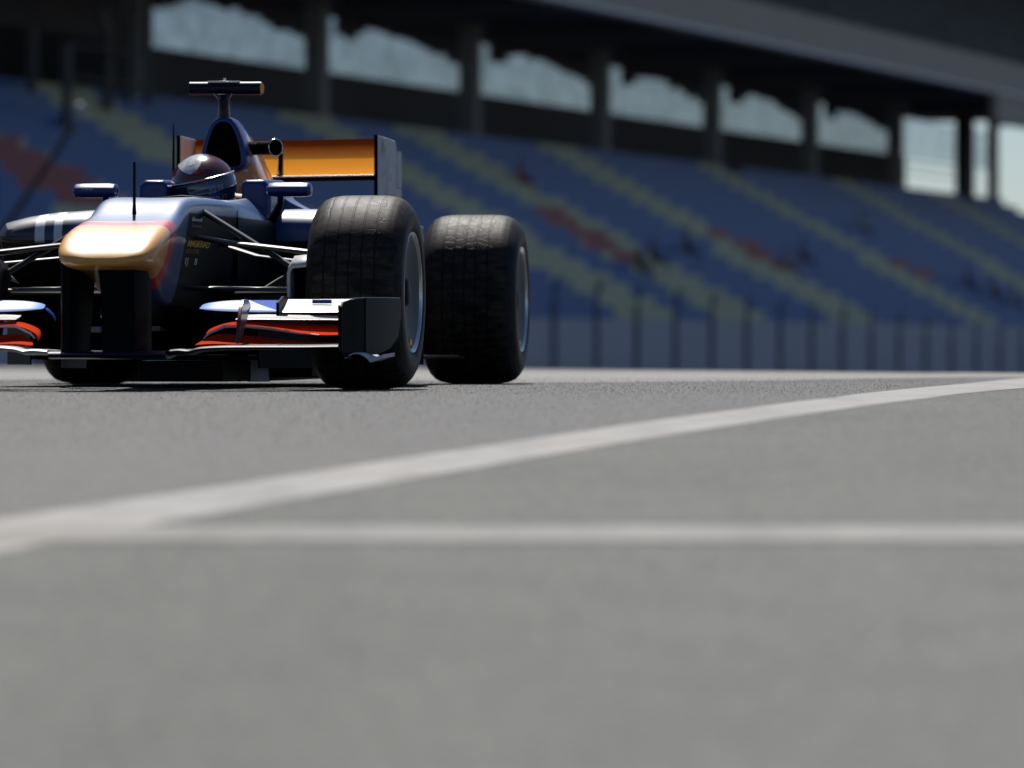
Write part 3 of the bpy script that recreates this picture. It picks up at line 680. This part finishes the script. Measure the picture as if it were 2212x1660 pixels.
for txt, y0, z0, s_, k in (("Wi", 3.02, .875, .05, 2.6), ("UVM", 3.04, .80, .075, 1.9), ("rlh", 3.14, .73, .06, 2.2)):
    lettering(txt, "script_lettering", M['whitetext'], s_, (lambda y0, z0, k: (lambda c: Vector((.3935 + c.z, y0 + c.x * k, z0 + c.y))))(y0, z0, k), car, bold=-.0004)
lettering("PIRI", "white_lettering", mat("mirror_letters", (.5, .5, .55), .5), .018, lambda c: Vector((-.39 + c.x * 1.4, .792 - c.z, .7005 + c.y * .8)), car)

# ================================================================ DRIVER
def skin_body(name, joints, bones, m, parent, root=0, sub=2):
    me = bpy.data.meshes.new(name); me.from_pydata([j[0] for j in joints], bones, [])
    me.materials.append(m)
    o = bpy.data.objects.new(name, me); COL.objects.link(o)
    if parent: o.parent = parent
    sk = o.modifiers.new("skin", 'SKIN'); sk.use_smooth_shade = True
    if not me.skin_vertices: 
        bm = bmesh.new(); bm.from_mesh(me); bm.verts.layers.skin.verify(); bm.to_mesh(me); bm.free()
    for i, j in enumerate(joints):
        r = j[1]; me.skin_vertices[0].data[i].radius = r if isinstance(r, tuple) else (r, r)
        me.skin_vertices[0].data[i].use_root = (i == root)
    s = o.modifiers.new("sub", 'SUBSURF'); s.levels = sub; s.render_levels = sub
    return o
cy_, cx_ = stt, ct
def carw(p): return (CX + p[0] * ct + p[1] * stt, CD - p[0] * stt + p[1] * ct, p[2])
drv = empty("person", carw((0, 1.45, .20)), -R(TH))
tag(drv, "helmeted driver sitting in the cockpit of the racing car, head tilted", "person")
suit = mat("race_suit", (.22, .04, .03), .8, noise=.3, nscale=30)
J = [((0, 0, .0), .13), ((0, .02, .18), .14), ((0, .0, .36), .15), ((0, -.06, .44), .06), ((0, -.09, .50), .055)]
B = [(0, 1), (1, 2), (2, 3), (3, 4)]
for sx in (1, -1):
    k = len(J); J += [((sx * .16, -.02, .37), .055), ((sx * .19, -.2, .24), .045), ((sx * .14, -.42, .30), .034), ((sx * .13, -.50, .32), (.034, .02))]
    B += [(2, k), (k, k + 1), (k + 1, k + 2), (k + 2, k + 3)]
    for fi, (dx, dz, L_) in enumerate([(-.02, .028, .06), (-.02, .010, .065), (-.02, -.008, .06), (-.02, -.026, .05)]):
        q = len(J); J += [((sx * (.13 - .012), -.535, .32 + dz), .009), ((sx * (.13 - .03), -.55, .32 + dz), .008), ((sx * (.13 - .035), -.53, .32 + dz * .9), .007)]
        B += [(k + 3, q), (q, q + 1), (q + 1, q + 2)]
    q = len(J); J += [((sx * .112, -.495, .352), .010), ((sx * .095, -.52, .36), .008)]; B += [(k + 3, q), (q, q + 1)]
    k = len(J); J += [((sx * .08, -.05, -.0), .08), ((sx * .065, -.50, .22), .05), ((sx * .055, -.90, .20), .036), ((sx * .055, -1.0, .26), .03)]
    B += [(0, k), (k, k + 1), (k + 1, k + 2), (k + 2, k + 3)]
skin_body("body", J, B, suit, drv)
def helmet_mat():
    m, t, b = new_mat("helmet_paint"); n = NB(t)
    b.inputs["Roughness"].default_value = .22; b.inputs["Coat Weight"].default_value = 1; b.inputs["Coat Roughness"].default_value = .03
    c = n.mix(n.step(n.noise(8, 3), .45, .55), (.10, .012, .018), (.05, .008, .012))
    # pale crown panel
    e = n.m('ADD', n.m('POWER', n.m('DIVIDE', n.m('ADD', n.x, .022), .046), 2), n.m('POWER', n.m('DIVIDE', n.m('ADD', n.y, .03), .085), 2))
    top = n.m('MULTIPLY', n.step(e, 1.03, 1.0), n.step(n.z, .045, .047))
    c = n.mix(n.m('MULTIPLY', n.step(e, 1.15, 1.13), n.step(n.z, .04, .042)), c, (.01, .01, .012))
    c = n.mix(top, c, n.mix(n.m('MULTIPLY', n.step(n.noise(70, 3), .5, .56), .5), (.62, .64, .64), (.28, .30, .32)))
    red = n.m('MULTIPLY', n.band(n.z, .028, .040, .001), n.band(n.x, -.06, .03, .002))
    c = n.mix(n.m('MULTIPLY', red, n.step(n.noise(90, 1), .48, .52)), c, (.7, .06, .02))
    low = n.step(n.z, -.055, -.057); c = n.mix(low, c, (.012, .012, .014))
    c = n.mix(n.m('MULTIPLY', low, n.step(n.noise(45, 2), .62, .64)), c, (.6, .05, .03))
    t.links.new(c, b.inputs["Base Color"]); return m
hp = empty("helmet", (-.034, -.15, .517)); hp.parent = drv
hp.scale = (1.04, 1.04, 1.03); hp.rotation_euler = (R(4), R(-13), R(10))
def ell(n1, n2, rx, ry, rz, f=None, lat=(-90, 90), lon=(0, 360)):
    vv, ff = [], []
    full = abs(lon[1] - lon[0] - 360) < .1
    for i in range(n1 + 1):
        a = R(lat[0] + (lat[1] - lat[0]) * i / n1)
        for j in range(n2 + (0 if full else 1)):
            b_ = R(lon[0] + (lon[1] - lon[0]) * j / n2)
            p = (rx * math.cos(a) * math.cos(b_), ry * math.cos(a) * math.sin(b_), rz * math.sin(a))
            vv.append(f(p) if f else p)
    w_ = n2 if full else n2 + 1
    for i in range(n1):
        for j in range(n2): ff.append((i * w_ + j, i * w_ + (j + 1) % w_, (i + 1) * w_ + (j + 1) % w_, (i + 1) * w_ + j))
    return vv, ff
def hshape(p):
    x, y, z = p
    if z < 0: k = 1 - .12 * min(1, -z / .1); x *= k; y *= (1 - .02 * (-z / .1))
    if y < -.05 and z < .0: y *= 1.05
    return (x, y, z)
v_, f_ = ell(28, 48, .120, .142, .125, hshape, (-62, 90)); mobj("shell", v_, f_, helmet_mat(), hp, smooth=80)
v_, f_ = ell(14, 30, .1215, .1445, .125, hshape, (-26, 15), (198, 342)); mobj("visor", v_, f_, mat("visor_glass", (.05, .07, .09), .12, coat=1, metal=.5), hp, smooth=80, solid=.002)
for lt in (17.5, -28.5):
    pts = []
    for j in range(33):
        b_ = R(180 + 180 * j / 32); a = R(lt)
        pts.append(hshape((.1225 * math.cos(a) * math.cos(b_), .146 * math.cos(a) * math.sin(b_), .126 * math.sin(a))))
    MB().tube(pts, .0035, 8).done("visor_trim", M['metal'], hp)
def vis_text(txt, lon0, lat0, sz, m, name="helmet_lettering"):
    def pl(c):
        b_ = R(270) + (c.x / .14) + R(lon0); a = R(lat0) + c.y / .125
        p = hshape((.1235 * math.cos(a) * math.cos(b_), .1465 * math.cos(a) * math.sin(b_), .1265 * math.sin(a))); return Vector(p)
    return lettering(txt, name, m, sz, pl, hp)
vis_text("A2EV0", -16, 31, .022, mat("orange_letters", (.8, .12, .03), .5)); vis_text("Zaniwre", -34, 46, .018, mat("grey_letters", (.12, .12, .13), .5)); vis_text("VE 88", 8, -4, .026, M['whitetext']); vis_text("11 7R TTI", 4, -20, .022, M['whitetext']); vis_text("rem 42", -52, -10, .018, M['whitetext'])
sp = ell(6, 8, .1225, .1455, .126, hshape, (-22, 12), (276, 300)); mobj("visor_sticker", sp[0], sp[1], mat("sticker_blue", (.02, .09, .4), .3, coat=1), hp, smooth=80)
sp = ell(6, 8, .1222, .1452, .1262, hshape, (-44, -30), (272, 300)); mobj("chin_patch", sp[0], sp[1], mat("chin_red", (.55, .03, .02), .3, coat=1), hp, smooth=80)
# collar and shoulder straps beside the helmet
MB().tube([(-.13, -.10, .44), (-.12, -.02, .47), (0, .02, .48), (.12, -.02, .47), (.135, -.10, .44)], [.02, .03, .03, .03, .02], 12).done("collar", mat("collar_orange", (.45, .16, .03), .5), drv)
for sx in (1, -1):
    MB().tube([(sx * .10, -.16, .40), (sx * .115, -.05, .47), (sx * .11, .06, .47)], .02, 10, flat=.3).done("harness_strap", mat("strap_red", (.16, .02, .02), .7), drv)

# ================================================================ GRANDSTAND
SV = Vector((.963, -.2695)); SD = Vector((.2695, .963))
def SP(q, s, z): return (q * SV.x + s * SD.x, q * SV.y + s * SD.y, z)
QF, QW, QC = -46.0, -49.6, -62.7
Z0, Z1 = .6, 7.65
NR = 17
stand = empty("grandstand", SP(QW, 200, -3)); stand_o = Vector(SP(QW, 200, -3))
tag(stand, "long covered grandstand with blue seats, yellow stripes of seats and grey columns behind the fence", "grandstand")
def local(vs_, o): return [tuple(Vector(v) - o) for v in vs_]
def sbox(mb, q0, q1, s0, s1, z0, z1):
    p = [SP(q, s, z) for z in (z0, z1) for s in (s0, s1) for q in (q0, q1)]
    return mb.add(p, [(0, 2, 3, 1), (4, 5, 7, 6), (0, 1, 5, 4), (2, 6, 7, 3), (0, 4, 6, 2), (1, 3, 7, 5)])
def spart(mb, name, m, parent=stand, **k): return mobj(name, local(mb.v, stand_o), mb.f, m, parent, **k)
C_ = {}
C_['conc'] = mat("stand_concrete", (.16, .155, .15), .85, noise=.25, nscale=.6)
C_['col'] = mat("column_concrete", (.34, .325, .31), .85, noise=.2, nscale=.6)
C_['conc_dk'] = mat("stand_dark_concrete", (.11, .10, .105), .9, noise=.25, nscale=.5)
C_['fascia'] = mat("fascia_cladding", (.42, .365, .29), .7, noise=.1, nscale=.4)
C_['soffit'] = mat("soffit", (.10, .10, .12), .8, noise=.3, nscale=.5)
C_['wall'] = mat("barrier_wall", (.50, .50, .55), .8, noise=.12, nscale=.4)
C_['blue'] = mat("seat_blue", (.009, .12, .39), .5, noise=.15, nscale=2)
C_['yel'] = mat("seat_yellow", (.58, .58, .38), .6, noise=.2, nscale=2)
C_['red'] = mat("seat_red", (.36, .02, .035), .5, noise=.2, nscale=2)
S_A, S_B = 90, 322
def stand_at(u, v):
    """point of the seating slope seen at picture point u, v"""
    lo, hi = -.2, 1.2
    for _ in range(50):
        t = (lo + hi) / 2; q = QW + (QC - QW) * t; z = Z0 + (Z1 - Z0) * t
        D = -q / 7.36e-5 / (4759 - u); vv = 747 - (z + .5 - CH) / D * FL
        if vv > v: lo = t
        else: hi = t
    return t, (D + .2695 * q) / .963
dq = (QC - QW) / NR; dz = (Z1 - Z0) / NR
def phase_s(p): return 200.1 + 19.2 * p
STR = [phase_s(p) for p in (-3.4, -2.3, -1.45, -.15, .55, 1.54, 2.85, 4.24, 5.4, 6.5)]
reds = [stand_at(*p) for p in ((1250, 492), (1285, 515), (1312, 535), (1615, 535), (1645, 550), (1672, 562), (1985, 588), (30, 330), (60, 372), (110, 400), (150, 385))]
mb = MB()
for r in range(NR):
    q0 = QW + dq * r; z = Z0 + dz * r
    sbox(mb, q0 + dq + .02, q0, S_A, S_B, -3, z)
spart(mb, "terrace", C_['conc'], smooth=0)
for r in range(NR):
    vv, ff, mi = [], [], []
    q0 = QW + dq * r; z = Z0 + dz * r
    s = S_A + .3
    ph = random.uniform(-.3, .3)
    while s < S_B - .5:
        k = 0
        for i, c in enumerate(STR):
            wdt = (2.7 if r > NR * .4 else 3.5) * (1.15 if i < 6 else .9)
            if abs(s - c - ph + (1.6 if r < NR * .38 else 0) - random.uniform(-.25, .25)) < wdt: k = 1
        if True:
            for t_, s_ in reds:
                if abs(t_ * NR - r) < 1.4 and abs(s - s_ - (1 if r % 2 else 0)) < 1.9: k = 2
        for (qa, qb, za, zb) in ((q0 + dq * .75, q0 + dq * .20, z + .40, z + .45), (q0 + dq * .83, q0 + dq * .75, z + .40, z + .80)):
            kk = len(vv)
            vv += [SP(q, ss, zz) for zz in (za, zb) for ss in (s, s + .42) for q in (qa, qb)]
            ff += [tuple(kk + i for i in f) for f in [(0, 2, 3, 1), (4, 5, 7, 6), (0, 1, 5, 4), (2, 6, 7, 3), (0, 4, 6, 2), (1, 3, 7, 5)]]; mi += [k] * 6
        s += .5
    mobj("seat_row", local(vv, stand_o), ff, None, stand, smooth=0, mats=[C_['blue'], C_['yel'], C_['red']], midx=mi)
# front wall
mb = MB(); sbox(mb, QW + .25, QW + .02, S_A, S_B, -3, 1.0); spart(mb, "front_wall", C_['wall'], smooth=0)
# back wall under the openings
QB = QC - 3.5
mb = MB(); sbox(mb, QB - .3, QC - .05, S_A, phase_s(6.6), -3, Z1); spart(mb, "walkway", C_['conc'], smooth=0)
def s_of(u, q=QC - 3.9): return (-q / 7.36e-5 / (4759 - u) + .2695 * q) / .963
mb = MB(); sbox(mb, QB - .5, QB - .31, S_A, s_of(1945), Z1 - .5, 10.2); spart(mb, "parapet", C_['conc_dk'], smooth=0)
mb = MB(); sbox(mb, QB - .5, QB - .31, S_A, s_of(312), Z1 - .5, 12.29); spart(mb, "blank_wall", C_['conc_dk'], smooth=0)
# columns
for p in range(-5, 6):
    s = phase_s(p)
    mb = MB(); sbox(mb, QC - .65, QC + .02, s - .42, s + .42, Z1 - .5, 13.2)
    spart(mb, "column", C_['col'], smooth=0, bevel=.05)
mb = MB(); sbox(mb, QC - .4, QC + .3, phase_s(5.80), phase_s(5.90), 2, 12.29); spart(mb, "end_column", C_['conc_dk'], smooth=0, bevel=.05)
# fascia and upper tier
mb = MB(); sbox(mb, -54.4, -54.0, S_A - 20, S_B + 60, 12.0, 13.45); spart(mb, "fascia", C_['fascia'], smooth=0)
mb = MB(); sbox(mb, -54.38, -54.02, (54 / 7.36e-5 / (4759 - 2148) - .2695 * 54) / .963, S_B + 60, 10.5, 11.85); spart(mb, "end_beam", C_['fascia'], smooth=0)
mb = MB(); sbox(mb, -54.6, -53.85, S_A - 20, S_B + 60, 11.86, 12.0); spart(mb, "fascia_edge", mat("edge_pale", (.80, .77, .75), .6), smooth=0)
mb = MB(); sbox(mb, -66.9, -54.41, S_A - 20, phase_s(6.4), 12.3, 12.7); spart(mb, "soffit", C_['soffit'], smooth=0)
mb = MB()
for i in range(17): sbox(mb, -56 - i * 2, -54.4 - i * 2, S_A - 20, S_B + 140, 12.71 + i * .95, 13.6 + i * .95)
spart(mb, "upper_tier", mat("upper_tier", (.10, .088, .075), .9, noise=.8, nscale=.9), smooth=0)
mb = MB(); sbox(mb, -92, -50, S_A - 30, S_B + 140, 31, 31.6); spart(mb, "roof", C_['soffit'], smooth=0)
mb = MB(); sbox(mb, -90.3, -90, S_A - 20, S_B + 60, 24, 31); spart(mb, "rear_cladding", C_['soffit'], smooth=0)
for p in range(-4, 7):
    s = phase_s(p)
    mb = MB(); sbox(mb, -62, -54.8, s - .35, s + .35, 11.75, 12.29); spart(mb, "roof_beam", C_['soffit'], smooth=0)
# stepped underside of the raised tier hanging in each bay
BAYS = [(315, 668), (718, 992), (1050, 1288), (1335, 1522), (1568, 1735), (1775, 1925)]
for u0, u1 in BAYS:
    mb = MB(); s0 = s_of(u0); s1 = s_of(u1); n_ = 15; Lb = s1 - s0
    prof = [.38, .36, .12, .05, 0, 0, .05, .08, .2, .22, .35, .45, .45, .55, .58]
    for i in range(n_):
        d_ = prof[i] + random.uniform(-.06, .1)
        sbox(mb, QB - .45, QB - .32, s0 + Lb * i / n_, s0 + Lb * (i + 1) / n_ - .003, 12.05 - 1.2 * d_, 12.29)
    spart(mb, "hanging_panel", C_['soffit'], smooth=0)
# perforated wind screens in the openings; the end bay's is added to dim the sky
def screen_mat(fac):
    m, t, b = new_mat("perforated_screen"); n = NB(t)
    b.inputs["Base Color"].default_value = (.10, .115, .12, 1); b.inputs["Roughness"].default_value = .6
    tr = t.nodes.new("ShaderNodeBsdfTransparent"); tr.inputs[0].default_value = (.93, .97, 1, 1); mx = t.nodes.new("ShaderNodeMixShader")
    t.links.new(n.m('ADD', fac - .06, n.m('MULTIPLY', n.step(n.noise(1.6, 2), .4, .6), .12)), mx.inputs[0])
    t.links.new(b.outputs[0], mx.inputs[1]); t.links.new(tr.outputs[0], mx.inputs[2])
    t.links.new(mx.outputs[0], t.nodes["Material Output"].inputs[0]); return m
SCR = screen_mat(.60); SKY_DIM = screen_mat(.80)
for u0, u1 in ((312, 695), (695, 1022), (1022, 1315), (1315, 1550), (1550, 1757), (1757, 1945), (1945, 2140)):
    mb = MB(); sbox(mb, QB - .42, QB - .40, s_of(u0), s_of(u1) - .01, 10.1, 12.28); spart(mb, "screen", SCR if u0 < 1940 else SKY_DIM, smooth=0)
mb = MB(); sbox(mb, QC - .2, QC + .2, phase_s(6.20), phase_s(6.27), 2, 12.29); spart(mb, "end_column", C_['conc_dk'], smooth=0, bevel=.05)
# open end bay: rails
mb = MB()
for z in (9.3, 9.8): sbox(mb, QB - .4, QB - .34, s_of(1945), s_of(2100), z, z + .07)
spart(mb, "handrail", C_['conc'], smooth=0)
# stair tower at the near end
def pole_at(u, v0, v1, q, r=.12):
    D = -q / 7.36e-5 / (4759 - u); s = (D + .2695 * q) / .963
    return s, CH + (747 - v0) / FL * D, CH + (747 - v1) / FL * D
for u, v0, v1, q in ((135, 95, 330, -60), (310, -40, 215, -62), (270, 40, 210, -62.2), (60, 60, 260, -62)):
    s, z1, z0 = pole_at(u, v0, v1, q); mb = MB(); sbox(mb, q - .12, q + .12, s - .12, s + .12, z0 - .8, z1); spart(mb, "stair_post", C_['conc'], smooth=0)
s, z1, z0 = pole_at(225, 20, 215, -61.5)
mb = MB(); mb.tube([SP(-61.5, s, z0 - .5), SP(-61.5, s, z1 - 1.2), SP(-61.5, s - .25, z1 - .5), SP(-61.5, s - .9, z1)], .17, 10); spart(mb, "curved_post", C_['conc'])
for v in (95, 165):
    s0, z1, _ = pole_at(135, v, 200, -61); s1, z2, _ = pole_at(310, v + 25, 200, -61)
    mb = MB(); mb.tube([SP(-61, s0, z1), SP(-61, s1, z2)], .06, 6); spart(mb, "stair_rail", C_['conc_dk'])

# fence in front of the stand
fence = empty("debris_fence", SP(QF, 200, -3)); fo = Vector(SP(QF, 200, -3))
tag(fence, "tall debris fence of dark posts with tops bent over, along the foot of the grandstand", "fence")
fm = mat("fence_post_paint", (.06, .07, .10), .6)
sp0 = 1 / (4759 - 1280); KF = QF / -7.36e-5
tops = []
for i in range(-14, 34):
    D = KF * sp0 + 4.62 * 1.0 * i; s = (D + .2695 * QF) / .963
    zt = max(.75, 2.15 - (D - 175) * .019) if D > 160 else 2.4
    x, y, _ = SP(QF, s, 0)
    tops.append((s, zt))
    mb = MB(); mb.tube([SP(QF, s, -3), SP(QF, s, zt - .7), SP(QF, s + .15, zt - .35), SP(QF - .1, s + .7, zt - .08), SP(QF - .2, s + 1.6, zt)], .075, 8)
    mobj("post", local(mb.v, fo), mb.f, fm, fence)
for zf in (.3, .9, 1.5):
    mb = MB(); mb.tube([SP(QF, s, -3 + (zt + 2.6) * min(1, zf / 2.75)) for s, zt in tops], .012, 5); mobj("cable", local(mb.v, fo), mb.f, fm, fence)

# leaning pole at the left
def world(u, v, D): return ((u - 1106) / FL * D, D, CH + (747 - v) / FL * D)
lp = empty("leaning_pole", (world(40, 450, 120)[0], 120, 0)); tag(lp, "dark pole leaning to the right with a pale round top in front of the seats", "pole")
lo_ = Vector(lp.location)
mb = MB(); mb.tube([world(-40, 560, 120), world(40, 450, 120), world(160, 268, 120)], [.06, .07, .06], 8); mobj("pole", local(mb.v, lo_), mb.f, mat("pole_dark", (.015, .025, .03), .6), lp)
v_, f_ = ell(8, 12, .10, .10, .16); o = mobj("finial", v_, f_, mat("finial_pale", (.4, .42, .45), .5), lp); o.location = Vector(world(172, 240, 120)) - lo_

# spectators
def seated(u, v, shirt, trousers, label, sc_=1.0):
    t_, s = stand_at(u, v); r = max(0, min(NR - 1, int(round(t_ * NR))))
    q = QW + dq * r; z = Z0 + dz * r
    e = empty("person", SP(q + dq * .4, s, z), math.atan2(SV.y, SV.x)); e.scale = (1, 1, 1)
    tag(e, label, "person", "spectators on the stand")
    J = [((0, 0, .55), .13), ((0, 0, .78), .14), ((0, 0, .98), .15), ((.02, 0, 1.10), .06), ((.03, 0, 1.19), .085), ((.03, 0, 1.28), .085)]
    B = [(0, 1), (1, 2), (2, 3), (3, 4), (4, 5)]
    for sy in (1, -1):
        k = len(J); J += [((0, sy * .19, .98), .055), ((.10, sy * .24, .74), .045), ((.32, sy * .14, .70), .032), ((.40, sy * .12, .69), .03)]; B += [(2, k), (k, k + 1), (k + 1, k + 2), (k + 2, k + 3)]
        k = len(J); J += [((.08, sy * .10, .54), .085), ((.46, sy * .13, .55), .065), ((.48, sy * .13, .08), .045), ((.60, sy * .13, .05), .04)]; B += [(0, k), (k, k + 1), (k + 1, k + 2), (k + 2, k + 3)]
    m, t, b = new_mat("clothes"); n = NB(t)
    c = n.mix(n.step(n.z, .62, .60), shirt, trousers); c = n.mix(n.step(n.z, 1.08, 1.10), c, (.35, .22, .16)); t.links.new(c, b.inputs["Base Color"]); b.inputs["Roughness"].default_value = .8
    bd = skin_body("body", J, B, m, e, sub=1)
    v2, f2 = ell(8, 12, .10, .10, .09, None, (0, 90)); h = mobj("hair", v2, f2, mat("hair_dark", (.02, .015, .01), .8), e); h.location = (.02, 0, 1.27)
    return e
seated(1548, 352, (.02, .02, .03), (.02, .02, .02), "spectator in black high up at the top row beside the fourth grey column")
seated(1145, 402, (.45, .02, .03), (.3, .02, .02), "spectator dressed all in red, sitting alone to the left of the others")
seated(1370, 575, (.03, .03, .03), (.05, .04, .04), "spectator in dark clothes in the middle of the stand, left of a pair")
seated(1410, 560, (.05, .04, .03), (.02, .02, .02), "spectator in brown clothes in the middle of the stand, right of a pair")
seated(1492, 548, (.02, .02, .04), (.02, .02, .03), "lone spectator in dark blue between two yellow stripes of seats")
seated(1700, 578, (.42, .42, .45), (.1, .1, .12), "spectator in a pale grey shirt below the red block of seats")
seated(1750, 568, (.12, .04, .03), (.03, .03, .03), "spectator in a reddish brown top just right of the pale grey shirt")
seated(1882, 508, (.40, .42, .36), (.08, .08, .08), "spectator in a cream shirt sitting alone high in the stand near the right")
seated(2110, 628, (.04, .03, .06), (.03, .03, .03), "spectator in dark purple in the group at the right edge")
seated(2150, 640, (.20, .05, .06), (.03, .03, .03), "spectator in a dull red top in the group at the right edge")
seated(2185, 655, (.25, .24, .26), (.03, .03, .03), "spectator in grey in the group at the right edge")

# low hills beyond the far end of the stand
hv, hf = [], []
nh = 160
for i in range(nh + 1):
    X = -1200 + 3200 * i / nh
    z = 40 + 18 * math.sin(i * .21) + 10 * math.sin(i * .57 + 1) + 4 * math.sin(i * 1.7)
    for k, (dy, f) in enumerate(((0, 0), (150, .6), (320, 1.0), (700, .9), (1100, 0))): hv.append((X, 2200 + dy, -4 + z * f))
for i in range(nh):
    for k in range(4): hf.append((i * 5 + k, (i + 1) * 5 + k, (i + 1) * 5 + k + 1, i * 5 + k + 1))
tag(mobj("hills", hv, hf, mat("hill_green", (.06, .075, .06), .9, noise=.4, nscale=.02), smooth=60), None, kind='structure')
